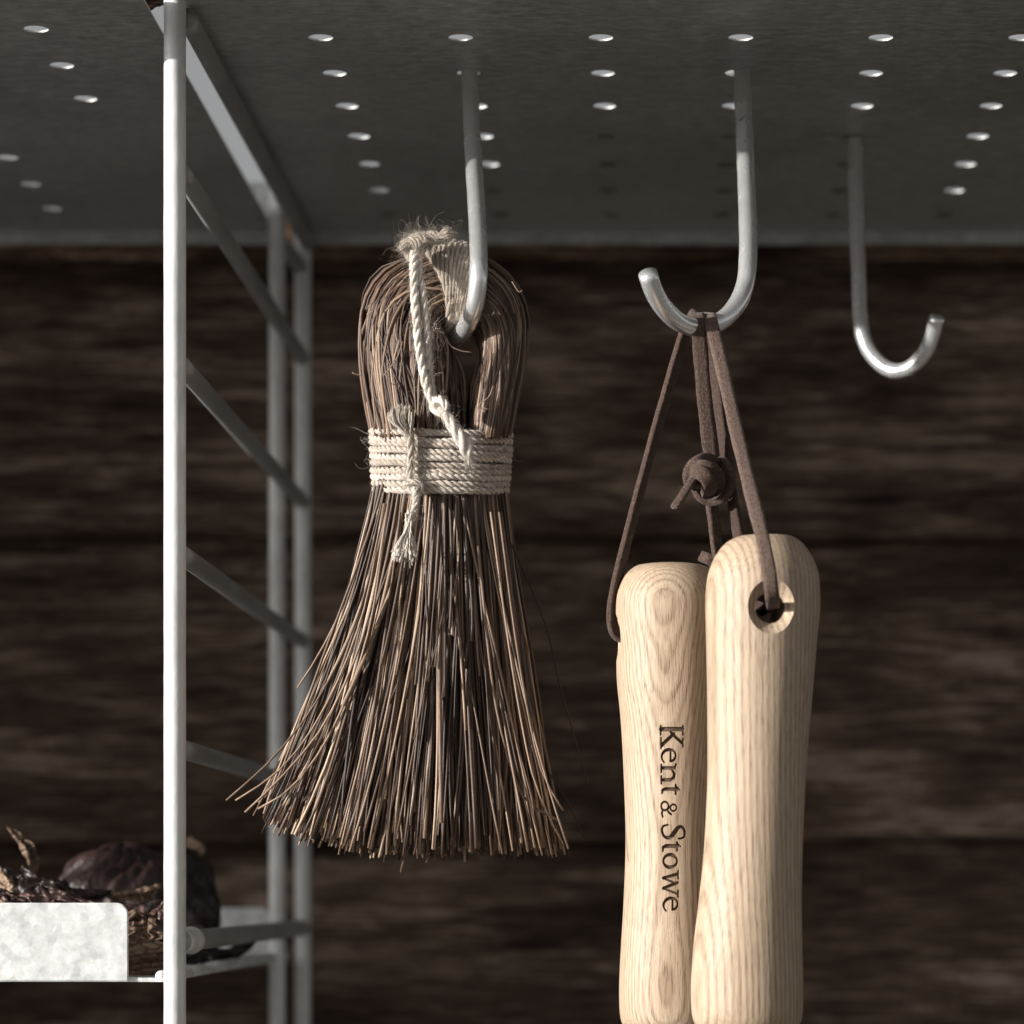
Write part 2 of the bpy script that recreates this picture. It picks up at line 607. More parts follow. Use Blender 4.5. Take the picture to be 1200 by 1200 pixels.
tag(sl, 'dark grey perforated metal shelf overhead left of the upright ladder frame', 'shelf', 'perforated shelves')
mb = MB(); mb.box(-.42, -.1446, 1.2452, 1.2466, HS - .004, HS + .020)
o = mb.build('rear_lip', M_shelf, None, False); o.parent = sl; o.matrix_parent_inverse = Matrix.Translation(-Vector(sl.location))

# ------------------------------------------------------------------ ladder frame
XF = -.1358
lad = empty('ladder_frame', (XF, .92, ZC - .45))
tag(lad, 'pale galvanised ladder frame of round rods, nearest upright sunlit white, five rungs going back', 'frame')


def rod(name, a, b, r, parent, mat=M_frame, n=12, k=20, lump=0.0):
    mb = MB()
    t = np.linspace(0, 1, n)[:, None]
    p = np.asarray(a)[None] * (1 - t) + np.asarray(b)[None] * t
    rr = r * (1 + lump * rng.normal(0, 1, n))
    tube(mb, p, rr, k)
    o = mb.build(name, mat)
    adopt(parent, o)
    return o


rod('upright', (XF, .92, ZC - .45), (XF, .92, ZC + .45), .0032, lad, n=200, lump=.006)
rod('upright', (XF + .001, 1.25, ZC - .45), (XF + .001, 1.25, ZC + .45), .0032, lad)
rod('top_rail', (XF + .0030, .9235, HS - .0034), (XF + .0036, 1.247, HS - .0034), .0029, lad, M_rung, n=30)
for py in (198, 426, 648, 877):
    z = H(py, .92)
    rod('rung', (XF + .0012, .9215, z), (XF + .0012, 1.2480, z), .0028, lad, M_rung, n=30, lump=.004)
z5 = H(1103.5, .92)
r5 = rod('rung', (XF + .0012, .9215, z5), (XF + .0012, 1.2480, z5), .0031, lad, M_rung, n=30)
# weld collar on the lowest rung
mb = MB()
cy = np.array([.9235, .930, .938, .9395, .941, .943, .945, .9462, .9475, .950])
cr = np.array([.0036, .0035, .0034, .0037, .0040, .0041, .0040, .0037, .0033, .0031])
tube(mb, np.stack([np.full(10, XF + .0012), cy, np.full(10, z5)], 1), cr, 24)
o = mb.build('collar', M_frame); adopt(lad, o)
# second rear upright, standing in the gap between the two shelves
up = empty('rear_rod', (-.1388, 1.2, ZC - .45))
tag(up, 'grey round rod standing upright just left of the rear frame upright', 'rod')
rod('shaft', (-.1390, 1.2, ZC - .45), (-.1390, 1.2, ZC + .45), .0031, up)
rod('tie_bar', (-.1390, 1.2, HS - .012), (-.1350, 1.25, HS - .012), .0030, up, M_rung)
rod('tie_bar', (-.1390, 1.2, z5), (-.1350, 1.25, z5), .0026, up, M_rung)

# ------------------------------------------------------------------ tray, lower left
HT = ZC - .0262
tray = empty('metal_tray', (-.28, 1.07, HT))
tag(tray, 'galvanised metal tray at lower left with a mottled white sunlit front plate', 'tray')


def plate(name, x0, x1, y, th, z0, z1, rad, parent, mat, roll=True):
    """upright plate with rounded upper right corner and a bevelled edge"""
    pts = [(x0, z0), (x1, z0)]
    for k in range(9):
        t = k / 8 * math.pi / 2
        pts.append((x1 - rad + rad * math.cos(t), z1 - rad + rad * math.sin(t)))
    pts.append((x0, z1))
    bm = bmesh.new()
    vs = [bm.verts.new((x, y, z)) for x, z in pts]
    f = bm.faces.new(vs)
    r = bmesh.ops.extrude_face_region(bm, geom=[f])
    for e in r['geom']:
        if isinstance(e, bmesh.types.BMVert): e.co.y += th
    bmesh.ops.recalc_face_normals(bm, faces=bm.faces)
    bmesh.ops.bevel(bm, geom=[e for e in bm.edges if abs(e.calc_face_angle(0)) > .8], offset=.0003, segments=2, affect='EDGES')
    me = bpy.data.meshes.new(name); bm.to_mesh(me); bm.free()
    me.materials.append(mat)
    o = bpy.data.objects.new(name, me); COL.objects.link(o)
    adopt(parent, o)
    return o


yf = .926
plate('front_plate', -.42, P(150, 0, yf)[0], yf, .0012, HT - .0004, H(1058, yf), .0035, tray, M_tray)
plate('back_plate', -.42, P(316, 0, 1.24)[0], 1.24, .0012, HT + .001, H(1064, 1.24), .0035, tray, M_tray)
mb = MB(); mb.box(-.42, XF - .0034, yf + .0014, 1.2395, HT - .0006, HT + .0006)
o = mb.build('tray_floor', M_tray, None, False); adopt(tray, o)
# rolled edge along the bottom of the floor, right side
rod('rolled_edge', (XF - .0052, yf + .002, HT + .0010), (XF - .0052, 1.238, HT + .0010), .0017, tray, M_tray)


# ------------------------------------------------------------------ dried stuff in the tray
def curled(name, mat, px, py, y, L, W, curl, rot, seed, label, tone=.5, cat='leaf', group='dried brown leaves and husks in the tray', th=.0006, rag=.12, cup=.2):
    r2 = np.random.default_rng(seed)
    nu, nv = 56, 36
    u = np.linspace(-1, 1, nu)[:, None]; v = np.linspace(-1, 1, nv)[None, :]
    edge = 1 + rag * np.interp(np.linspace(-1, 1, nu), np.linspace(-1, 1, 12), r2.normal(0, 1, 12))[:, None]
    wprof = (1 - np.abs(u) ** 2.6) ** .5 * .9 + .1
    ww = W * wprof * edge
    ang = v * curl * (1 + .3 * np.sin(u * 3 + r2.uniform(0, 6)))
    rad = W / max(curl, .2)
    X = u * L * (1 + rag * .5 * np.interp(np.linspace(-1, 1, nv), np.linspace(-1, 1, 8), r2.normal(0, 1, 8))[None, :] * np.abs(u))
    Y = rad * np.sin(ang) * (ww / W)
    Z = rad * (1 - np.cos(ang)) * (ww / W) - cup * L * u ** 2
    for k in range(16):
        fx, fy = r2.normal(0, 4 + .9 * k, 2); ph = r2.uniform(0, 6)
        Z = Z + .036 / (1 + .09 * k) * W * np.sin(fx * u + fy * v + ph + 1.2 * np.sin(2 * u + ph))
        Y = Y + .03 * W * np.sin(fy * u + fx * v + ph * 2)
    G = np.stack([X + 0 * v, Y, Z], -1)
    M = np.array(Matrix.Rotation(rot[2], 3, 'Z') @ Matrix.Rotation(rot[1], 3, 'Y') @ Matrix.Rotation(rot[0], 3, 'X'))
    G = G.reshape(-1, 3) @ M.T
    f = []
    for i in range(nu - 1):
        for j in range(nv - 1):
            f.append((i * nv + j, (i + 1) * nv + j, (i + 1) * nv + j + 1, i * nv + j + 1))
    mb = MB()
    c = P(px, py, y)
    mb.add(G, f)
    tn = tone + .25 * np.interp(np.arange(len(G)), np.linspace(0, len(G), 40), r2.normal(0, 1, 40))
    mb.c = [tn]
    o = mb.build(name, mat)
    o.location = c
    md = o.modifiers.new('thickness', 'SOLIDIFY'); md.thickness = th; md.offset = 0
    sub = o.modifiers.new('soft', 'SUBSURF'); sub.levels = 1; sub.render_levels = 1
    tag(o, label, cat, group)
    return o


# large domed husk behind
def husk(name, px, py, y, rx, ry, rz, seed, label, tone=.4, tilt=0.0):
    r2 = np.random.default_rng(seed)
    nu, nv = 110, 40
    V = []; T = []
    for j in range(nv):
        phi = (j / (nv - 1)) * math.pi * .56
        for i in range(nu):
            th = i / nu * 2 * math.pi
            d = 1 + .05 * math.sin(3 * th + 1.3) * math.sin(phi) + .035 * math.sin(7 * th + 2 * phi) * math.sin(phi) ** 2 \
                + .03 * math.sin(11 * phi + th * 2)
            if j > nv - 5: d *= 1 + .05 * math.sin(9 * th + seed) + .03 * math.sin(17 * th)
            V.append((rx * d * math.sin(phi) * math.cos(th), ry * d * math.sin(phi) * math.sin(th), rz * d * math.cos(phi)))
            d2 = .03 * math.sin(19 * th + 6 * math.sin(4 * phi + seed)) * math.sin(phi) + .022 * math.sin(31 * th + 9 * phi) * math.sin(phi) ** 2
            V[-1] = tuple(c * (1 + d2) for c in V[-1])
            T.append(tone + .2 * math.sin(3 * th + 5 * phi) + r2.normal(0, .04))
    f = []
    for j in range(nv - 1):
        for i in range(nu):
            e = (i + 1) % nu
            f.append((j * nu + i, (j + 1) * nu + i, (j + 1) * nu + e, j * nu + e))
    mb = MB()
    M = np.array(Matrix.Rotation(tilt, 3, 'Y'))
    mb.add(np.array(V) @ M.T, f); mb.c = [np.array(T)]
    o = mb.build(name, M_husk); o.location = P(px, py, y)
    md = o.modifiers.new('thickness', 'SOLIDIFY'); md.thickness = .0012; md.offset = -1
    tag(o, label, 'seed husk', 'dried brown leaves and husks in the tray')
    return o


husk('seed_husk', 142, 1082, 1.06, .026, .024, .026, 3, 'large domed dark brown husk behind the front plate of the tray', .35)
husk('seed_husk', 208, 1095, 1.10, .0130, .018, .029, 5, 'nearly black husk standing behind the nearest upright of the frame', .12, .12)
GRP = 'dried brown leaves and husks in the tray'
curled('dried_leaf', M_husk, 118, 1060, 0.969, .019, .0065, 1.9, (R(160), R(8), R(-12)), 21, 'long curled purple brown leaf lying just above the rounded plate corner', .55)
curled('dried_leaf', M_husk, 172, 1072, 0.959, .010, .0065, 2.0, (R(175), R(-25), R(15)), 22, 'short rolled purple brown leaf touching the left side of the white upright', .75)
curled('dried_leaf', M_dry, 168, 1108, 0.951, .0095, .0075, .5, (R(86), R(84), R(8)), 23, 'flat torn pale brown leaf between the plate and the upright', .72, rag=.22, cup=.05)
curled('dried_leaf', M_husk, 36, 1052, 0.974, .0125, .007, 1.5, (R(150), R(5), R(10)), 24, 'smooth mauve brown leaf rising over the plate near its left side', .95)
curled('dried_leaf', M_dry, 30, 998, 1.009, .0085, .0026, 1.8, (R(60), R(62), R(20)), 25, 'thin tan papery curl sticking up from the heap', .6, rag=.2)
curled('dried_leaf', M_husk, 20, 1025, 1.000, .018, .009, 1.3, (R(165), R(18), R(-20)), 26, 'dark crumpled leaf lying behind the tan papery curl', .25)
curled('dried_leaf', M_husk, 75, 1040, 0.999, .014, .005, 1.6, (R(150), R(14), R(5)), 27, 'brown wrinkled leaf sloping down toward the large domed husk', .35, rag=.25)
curled('dried_leaf', M_dry, 6, 1040, 0.979, .006, .006, 1.2, (R(120), R(60), R(0)), 28, 'grey brown crumpled leaf at the left edge of the photo', .75, rag=.25)
curled('dried_leaf', M_dry, 158, 1047, 1.014, .009, .003, 1.5, (R(130), R(-10), R(30)), 29, 'small frayed tan leaf at the foot of the large domed husk', .75, rag=.3)
curled('dried_leaf', M_dry, 228, 992, 1.100, .0035, .0028, 1.0, (R(110), R(40), R(0)), 30, 'pale leaf tip sticking up right of the white upright', .95)
curled('dried_leaf', M_dry, 243, 1040, 1.120, .006, .0022, 1.2, (R(100), R(70), R(0)), 31, 'thin brown leaf edge on the right side of the black husk', .45)
curled('dried_leaf', M_husk, 245, 1115, 1.080, .015, .008, 1.4, (R(170), R(-4), R(10)), 32, 'dark leaf lying low on the tray floor right of the white upright', .4)
curled('dried_leaf', M_husk, 100, 1095, 0.994, .022, .012, 1.0, (R(170), R(0), R(0)), 33, 'broad dark leaf lying on the tray floor beneath the others', .2)
curled('dried_leaf', M_husk, 190, 1112, 1.004, .016, .008, 1.0, (R(170), R(0), R(30)), 34, 'dark leaf on the tray floor just behind the white upright', .2)
curled('dried_leaf', M_dry, 176, 6, .935, .011, .008, .8, (R(180), R(10), R(70)), 40, 'brown leaf lying across the gap between the two shelves', .25, group='none')
for o in bpy.data.objects:
    if o.get('group') == 'none': del o['group']; o.location.z = HS + .0065

# ------------------------------------------------------------------ hooks
def hook(pts, r, label, tiplen=None):
    p = smooth_path([P(*q) for q in pts], 90)
    mb = MB()
    tube(mb, p, r * (1 + .01 * np.sin(np.arange(90) * .8)), 24)
    root = empty('wire_hook', tuple(p[0]))
    tag(root, label, 'hook', 'wire hooks under the perforated shelf')
    o = mb.build('hook_wire', M_wire); adopt(root, o)
    # flat cap of the wire on top of the shelf holds it in the hole
    mb = MB()
    top = p[0] + np.array([0, 0, 0.0])
    tube(mb, np.array([[top[0], top[1], HS + .0016], [top[0], top[1], HS + .0026], [top[0], top[1], HS + .0034]]), np.array([.0050, .0052, .0030]), 20)
    o = mb.build('stop_cap', M_wire); adopt(root, o)
    return root


hook([(549, 60, 1.003), (550.5, 95, .994), (554, 170, .968), (559, 250, .934), (561, 310, .918), (558, 350, .918), (549, 378, .924), (536, 396, .934),
      (520, 404, .946), (506, 396, .957), (498, 375, .964), (496, 352, .967)], .00262,
     'steel wire hook holding the twine wrapped loop of the brush')
hook([(868, 60, 1.006), (869.5, 90, .995), (873, 170, .966), (876, 250, .941), (876.5, 305, .929), (872, 338, .925), (860, 362, .921), (842, 378, .917),
      (820, 384, .914), (797, 378, .909), (778, 361, .903), (766, 341, .898), (759, 320, .894)], .00268,
     'steel wire hook with the leather thongs hanging over its curve')
hook([(1000, 135, 1.0836), (1001.5, 165, 1.0836), (1003, 240, 1.070), (1006, 320, 1.052), (1008.5, 378, 1.043), (1016, 406, 1.040), (1031, 426, 1.036),
      (1049, 435, 1.033), (1068, 430, 1.030), (1084, 413, 1.026), (1093, 392, 1.022), (1098, 371, 1.019)], .00248,
     'empty steel wire hook farthest right with its open end to the right')

# ------------------------------------------------------------------ brush
YB = .935
brush = empty('root_brush', tuple(P(516, 540, YB)))
tag(brush, 'hand brush of stiff brown root fibres bound with pale twine, hanging from the left hook', 'brush')
PX = YB / F      # metres per photograph pixel at the brush

strands = []     # (path, radius, tone, nearness)


def tone_pick():
    return float(np.clip(rng.beta(1.1, 1.2), .02, .98))


# the fan below the band
def fan(n, front):
    for _ in range(n):
        while True:
            u, v = rng.uniform(-1, 1, 2)
            if u * u + v * v <= 1: break
        if front:
            v = -math.sqrt(max(0, 1 - u * u)) * rng.uniform(.72, 1.0)
        s = rng.random()
        u2 = np.clip(u + rng.normal(0, .10) + (rng.normal(0, .28) if rng.random() < .28 else 0), -1.10, .99)
        v2 = np.clip(v + rng.normal(0, .14), -1.1, 1.1)
        x0, y0 = 516 + 76 * u, 540 + rng.uniform(-20, 10)
        cx = 484 + 5 * u2
        x1 = cx + 166 * u2 + (-8 if u2 < -.8 else 0)
        yend = 998 - 38 * max(0, -u2) ** 2.0 + rng.normal(0, 5) - (rng.exponential(10) if rng.random() < .5 else 0)
        if rng.random() < .09: yend -= rng.uniform(20, 260)
        d0, d1 = .0145 * v, .0245 * v2
        k = 12
        t = np.linspace(0, 1, k)
        e = 1.32 if u2 < 0 else 1.2
        amp = rng.normal(0, 4.2); ph = rng.uniform(0, 6.3); fr = rng.uniform(2.5, 6)
        tt = t * (yend - y0) / (985 - y0)
        xs = x0 + (x1 - x0) * np.sign(tt) * np.abs(tt) ** e + amp * np.sin(fr * t + ph) * t ** .7 + rng.normal(0, 7) * t ** 4
        ys = y0 + (yend - y0) * t
        if u2 < -.6 and rng.random() < .3:      # outer ends kick out
            xs -= 14 * t ** 4 * rng.random()
        dy = YB + d0 + (d1 - d0) * t ** 1.3 + rng.normal(0, .0012) * np.sin(fr * t + ph) * t
        p = np.array([P(a, b, c) for a, b, c in zip(xs, ys, dy)])
        r = (.00027 + .00033 * rng.random() ** 1.4) * (1.35 if rng.random() < .08 else 1)
        strands.append((p, r * np.linspace(1.05, .78, k), tone_pick(), float(dy.mean() - (yend < 900) * .01)))


fan(640, False)
fan(420, True)
# strays at the left, long thin ones
for (pts, r) in (([(452, 590), (420, 720), (372, 820), (318, 890), (265, 938)], .00036), ([(450, 590), (425, 720), (380, 830), (330, 900), (276, 938)], .00034),
                 ([(455, 590), (430, 730), (385, 840), (335, 905), (287, 952)], .00042), ([(455, 590), (432, 740), (392, 850), (345, 920), (302, 948)], .00040),
                 ([(585, 600), (606, 760), (628, 880), (645, 925), (660, 950)], .00034), ([(560, 640), (580, 820), (607, 922), (630, 948), (657, 963)], .00045),
                 ([(575, 600), (600, 780), (622, 900), (640, 950), (660, 990)], .00032)):
    sp = smooth_path(pts, 14)
    strands.append((np.array([P(a, b, .9155) for a, b in sp]), np.linspace(r, r * .8, 14), rng.uniform(.5, .85), .9))

# the loop above the band
OUT = smooth_path([(437, 520), (424, 458), (417, 398), (421, 350), (444, 314), (482, 296), (525, 291), (566, 299), (600, 325), (618, 365), (617, 420), (608, 465), (597, 520)], 60)
INN = smooth_path([(549, 520), (548, 492), (547, 464), (545, 442), (535, 418), (520, 398), (530, 388), (548, 391), (560, 405), (561, 422), (556, 442), (551, 464), (549, 520)], 60)
tt = np.linspace(0, 1, 60)
DEP = np.interp(tt, [0, .2, .38, .5, .62, .8, 1], [.0148, .0170, .0135, .0112, .0130, .0165, .0148])
YCL = np.interp(tt, [0, .3, .5, .7, 1], [YB, YB + .001, YB + .002, YB + .005, YB])
for _ in range(430):
    while True:
        a, b = rng.uniform(-1, 1, 2)
        if a * a + b * b <= 1: break
    if rng.random() < .5:
        b = -math.sqrt(max(0, 1 - a * a)) * rng.uniform(.8, 1)
    sw = rng.normal(0, .35); ph = rng.uniform(0, 6); rad = math.hypot(a, b); th0 = math.atan2(b, a)
    th = th0 + sw * np.sin(tt * rng.uniform(3, 7) + ph)
    aa, bb = rad * np.cos(th), rad * np.sin(th)
    m = (aa + 1) / 2
    xy = OUT * (1 - m)[:, None] + INN * m[:, None]
    xy = xy + np.stack([rng.normal(0, 1.2) * np.sin(tt * 9 + ph), rng.normal(0, 1.2) * np.sin(tt * 7 + ph)], 1)
    p = np.array([P(q[0], q[1], yc + d * c) for q, yc, d, c in zip(xy, YCL, DEP, bb)])
    i0 = 0; i1 = 60
    p = p[i0:i1:2]
    strands.append((p, rng.uniform(.00028, .00056), tone_pick() * .85, float(p[:, 1].mean())))
# broken bits springing off
for (pts, r) in (([(523, 395), (528, 405), (540, 411), (553, 413)], .00018), ([(575, 480), (560, 476), (573, 465), (578, 452)], .00018), ([(425, 440), (415, 438), (413, 436)], .00016),
                 ([(600, 330), (608, 342), (612, 340)], .00016), ([(450, 440), (465, 420), (472, 400)], .0002), ([(440, 500), (438, 470), (436, 440), (441, 400)], .00024)):
    sp = smooth_path(pts, 10)
    strands.append((np.array([P(a, b, .9155) for a, b in sp]), r, .7, 2.0))

strands.sort(key=lambda s: s[3])
for p, r, c, _ in strands[:280]:
    mb = MB(); tube(mb, p, r, 6, c=c)
    o = mb.build('bristle', M_bristle)
    adopt(brush, o)
mb = MB()
for p, r, c, _ in strands[280:]:
    tube(mb, p, r, 5, c=c)
o = mb.build('bristle_mass', M_bristle); adopt(brush, o); tag(o, kind='stuff')
# single long dark hairs on the right
mb = MB()
for pts in ([(590, 620), (607, 655), (640, 735), (655, 800), (672, 860), (689, 919)], [(640, 900), (665, 940), (685, 982)]):
    tube(mb, np.array([P(a, b, .930) for a, b in smooth_path(pts, 30)]), .00024, 5, c=.5)
o = mb.build('stray_fibre', M_hair); adopt(brush, o)

# twine: band, wrap and tails
fuzz_base = []
band = empty('twine_band', (0, 0, 0)); band.parent = brush
band.matrix_parent_inverse = Matrix.Translation(-brush.location)
for k in range(10):
    f = k / 9
    cy = 508 + 65.5 * f
    hw = 80.5 - 3.0 * f + rng.normal(0, .5)
    tilt = 2.5 - 1.5 * f + rng.normal(0, .6)
    a = np.linspace(0, 2 * math.pi, 120, endpoint=False)
    wv = np.interp(a, np.linspace(0, 2 * math.pi, 9), np.append(rng.normal(0, .8, 8), 0))
    sag = 3.0 * f
    pts = np.array([P(516.5 + hw * math.cos(q), cy + tilt * math.cos(q) * 1.6 + wv[i] - sag * (0 if math.sin(q) > 0 else (-math.sin(q)) * (-.6)), YB + .0166 * math.sin(q)) for i, q in enumerate(a)])
    mb = MB()
    rope(mb, pts, .00112, plies=3, closed=True, c=.55 + rng.normal(0, .06), per=8, pitch=.0062, k=5)
    o = mb.build('twine_round', M_twine); o.parent = band
    fuzz_base.append(pts[60:])
wrap = empty('twine_wrap', (0, 0, 0)); wrap.parent = brush
wrap.matrix_parent_inverse = Matrix.Translation(-brush.location)
for k in range(11):
    f = k / 10
    tp = np.array([499 + 66 * f, 292 - 9 * math.sin(f * 3.1) + 6 * f]); bt = np.array([523 + 26 * f, 390 - 2 * math.sin(f * 3)])
    c = (tp + bt) / 2; e = (tp - bt) / 2
    a = np.linspace(0, 2 * math.pi, 90, endpoint=False)
    pts = np.array([P(c[0] + e[0] * math.cos(q) + (11 * (1 - f) + 2) * math.sin(q) ** 2 * (1 if math.sin(q) < 0 else .4), c[1] + e[1] * math.cos(q) * 1.02,
                      YB + .002 + .0136 * math.sin(q)) for q in a])
    mb = MB()
    rope(mb, pts, .00112, plies=3, closed=True, c=.40 + rng.normal(0, .08), per=9, pitch=.0125, k=6)
    o = mb.build('twine_round', M_twine); o.parent = wrap
    fuzz_base.append(pts[45:])


def rope_part(name, pts, r, c=.6, taper=None, pitch=None):
    mb = MB()
    p = np.array([P(*q) for q in pts])
    q = rope(mb, p, r, plies=3, c=c, taper=taper, pitch=pitch or r * 8, k=6, per=9)
    o = mb.build(name, M_twine); adopt(brush, o)
    return q


q1 = rope_part('twine_tail', [(486, 296, .9185), (485, 325, .9145), (487, 360, .9125), (490, 400, .9125), (497, 440, .9135), (504, 465, .9125), (511, 476, .9105)], .00125, .85, [1, .9, 1, 1, .9, 1])
q2 = rope_part('twine_tail', [(490, 298, .9195), (492, 325, .9155), (497, 355, .9135), (501, 400, .9135), (504, 440, .9145), (508, 464, .9135), (514, 474, .9115)], .00115, .8)
kn = [(507, 470, .9135), (516, 468, .9075), (523, 477, .9065), (517, 484, .9085), (508, 478, .9125), (512, 470, .9155), (520, 474, .9115), (522, 483, .9075)]
q3 = rope_part('twine_knot', kn, .0011, .85)
q4 = rope_part('twine_tail', [(517, 478, .9085), (526, 492, .9065), (536, 508, .9055), (545, 522, .9055), (549, 534, .9065), (552, 546, .9075)], .00155, .9, [.8, 1, 1.1, 1.1, 1.25, .9, .35])
# tangle on the crown
tang = [(478, 300, .9225), (474, 288, .9195), (482, 281, .9175), (492, 286, .9165), (490, 297, .9185), (482, 296, .9215), (478, 285, .9235), (487, 277, .9225), (498, 281, .9215),
        (503, 290, .9215), (497, 281, .9255), (508, 274, .9235), (518, 279, .9225), (526, 273, .9215), (522, 282, .9235), (510, 283, .9225), (500, 288, .9215), (492, 297, .9205)]
q5 = rope_part('twine_knot', tang, .00098, .35)
q5b = rope_part('twine_knot', [(470, 292, .9205), (478, 281, .9175), (489, 291, .9165), (484, 303, .9185), (477, 296, .9225), (480, 284, .9235), (496, 276, .9235), (512, 279, .9225), (524, 270, .9225), (529, 280, .9245)], .0009, .3)
# flattened end tucked over the band, vertical lashing, frayed tail
q6 = rope_part('twine_tail', [(470, 492, .9160), (477, 503, .9155), (481, 520, .9165), (481, 540, .9165), (480, 560, .9165), (486, 569, .9165)], .00125, .5, [1.3, 1.2, .9, .8, .8, .9])
q7 = rope_part('twine_knot', [(474, 570, .9185), (482, 564, .9155), (492, 567, .9155), (494, 574, .9165), (486, 577, .9155), (480, 571, .9175), (488, 566, .9185), (498, 570, .9195)], .0010, .6)
q8 = rope_part('twine_tail', [(487, 572, .9155), (487, 590, .9125), (484, 604, .9105), (480, 618, .9095)], .00095, .85)
mb = MB()
for _ in range(150):
    x1 = rng.uniform(458, 489); t = rng.random()
    x0 = 478 + (x1 - 474) * .25
    y1 = 652 + rng.normal(0, 4)
    pts = smooth_path([P(480 + rng.normal(0, 2), 606 + rng.normal(0, 3), .9095 + rng.normal(0, .0006)), P(x0, 622, .9085 + rng.normal(0, .001)),
                       P((x0 + x1) / 2 + rng.normal(0, 1.5), 637, .9075 + rng.normal(0, .0013)), P(x1, y1, .9075 + rng.normal(0, .0018))], 8)
    tube(mb, pts, rng.uniform(.00010, .00024), 4, c=rng.uniform(.6, 1))
o = mb.build('frayed_end', M_twine); adopt(brush, o); tag(o, kind='stuff')
mb = MB()
for _ in range(300):
    a = rng.uniform(-1, 1); dz = rng.normal(0, .0009)
    tip = (470 + 13 * a + rng.normal(0, 1.5), 486 - 8 * math.sqrt(max(0, 1 - a * a)) + rng.normal(0, 2))
    pts = smooth_path([P(482 + rng.normal(0, 1.5), 528, .917), P(479 + 4 * a + rng.normal(0, 1), 508, .9160 + dz * .5), P(471 + 13 * a + rng.normal(0, 1), 494, .9148 + dz), P(*tip, .9150 + dz)], 8)
    tube(mb, pts, rng.uniform(.00007, .00016), 4, c=rng.uniform(.25, .75))
o = mb.build('frayed_end', M_twine); adopt(brush, o); tag(o, kind='stuff')
mb = MB()
for q, n in ((q1, 170), (q2, 150), (q3, 50), (q4, 150), (q6, 60), (q7, 40), (q8, 50)):
    hairs(mb, q, n, .0008, .0030, jit=.0008, r=.000022)
for q, n, rd in ((q1, 700, .00125), (q2, 600, .00115), (q3, 160, .0011), (q4, 600, .0016), (q6, 300, .0013), (q7, 160, .001), (q8, 200, .00095), (q5, 500, .001), (q5b, 400, .001)):
    nap(mb, q, rd, n)
for q in fuzz_base:
    nap(mb, q, .00125, 130, c=.6)
for q in (q5, q5b):
    hairs(mb, q, 330, .0010, .0036, jit=.0013, c=.45, r=.000020)
hairs(mb, q5, 8, .004, .006, jit=.0012, c=.6, r=.000022)
for q in fuzz_base:
    hairs(mb, q, 26, .0007, .0028, jit=.0009, c=.7, r=.00002)
hairs(mb, [P(592, 540, .9325), P(592, 515, .9325), P(437, 540, .9325), P(436, 515, .9325), P(502, 345, .9175), P(505, 380, .9175)], 90, .001, .004, jit=.0012)
o = mb.build('twine_fuzz', M_twine); adopt(brush, o); tag(o, kind='stuff')

# ------------------------------------------------------------------ tool handles
STROKES = []


def st(pts, w, curve=False):
    pts = np.array(pts, float); w = np.broadcast_to(np.array(w, float), (len(pts),)).astype(float)
    if curve:
        q = smooth_path(np.column_stack([pts, w]), 22)
        pts, w = q[:, :2], q[:, 2]
    for i in range(len(pts) - 1):
        STROKES.append((pts[i], pts[i + 1], w[i] / 2, w[i + 1] / 2))


def ell(cx, cy, rx, ry, wx, wy):
    a = np.linspace(0, 2 * math.pi, 25)
    p = np.stack([cx + rx * np.cos(a), cy + ry * np.sin(a)], 1)
    w = wx + (wy - wx) * np.abs(np.sin(a)) ** 1.5
    for i in range(24):
        STROKES.append((p[i], p[i + 1], w[i] / 2, w[i + 1] / 2))


def glyph_e(dx, dy):
    st([(786 + dx, 892 + dy), (786 + dx, 878.5 + dy)], 1.7)
    st([(786 + dx, 892 + dy), (790 + dx, 890.5 + dy), (792 + dx, 886 + dy), (790.5 + dx, 880.5 + dy), (785 + dx, 878.5 + dy), (779.5 + dx, 880 + dy),
        (776 + dx, 884.5 + dy), (776 + dx, 889.5 + dy), (778.5 + dx, 893.5 + dy)], [2.2, 2.6, 1.6, 2.0, 3.0, 3.2, 2.2, 1.6, 1.2], True)


# K
st([(775, 854.5), (800, 854.5)], 4.4); st([(774.5, 850.5), (774.5, 861)], 1.6); st([(800.5, 850.5), (800.5, 861)], 1.6)
st([(786, 857), (789, 861), (799.5, 870.5)], [2, 3.0, 3.2]); st([(800.5, 865.5), (800.5, 875)], 1.5)
st([(790, 860), (776, 873)], [3.2, 4.4]); st([(774.8, 864.5), (774.8, 877)], 1.6)
glyph_e(0, 0)
# n
st([(776, 900), (791, 900)], 3.4); st([(775.2, 896), (775.2, 905)], 1.5); st([(792.3, 895.6), (791, 899)], 1.8)
st([(776, 914), (786, 914), (789.6, 911.5), (790.6, 907), (787.5, 902)], [3.3, 3.3, 3.2, 2.6, 1.6], False); st([(775.2, 909.5), (775.2, 918.5)], 1.5)
# t
st([(794.5, 925), (780, 924.6), (776.6, 926), (776, 930)], [3.4, 3.6, 2.6, 1.2]); st([(792, 919.8), (792, 930.5)], 1.8); st([(792.5, 921.5), (797, 925.6)], [1.4, 1.4])
# &
ell(779.3, 944.6, 4.3, 5.0, 1.5, 1.9); ell(789.4, 946.6, 3.5, 3.9, 1.3, 1.6)
st([(782.6, 948.4), (786.4, 944.5)], 1.7); st([(777, 949), (775.8, 953), (776.8, 957.2)], [1.6, 1.7, 1.6]); st([(781.5, 948.6), (784, 952), (786.8, 954.4)], [1.5, 1.8, 1.8])
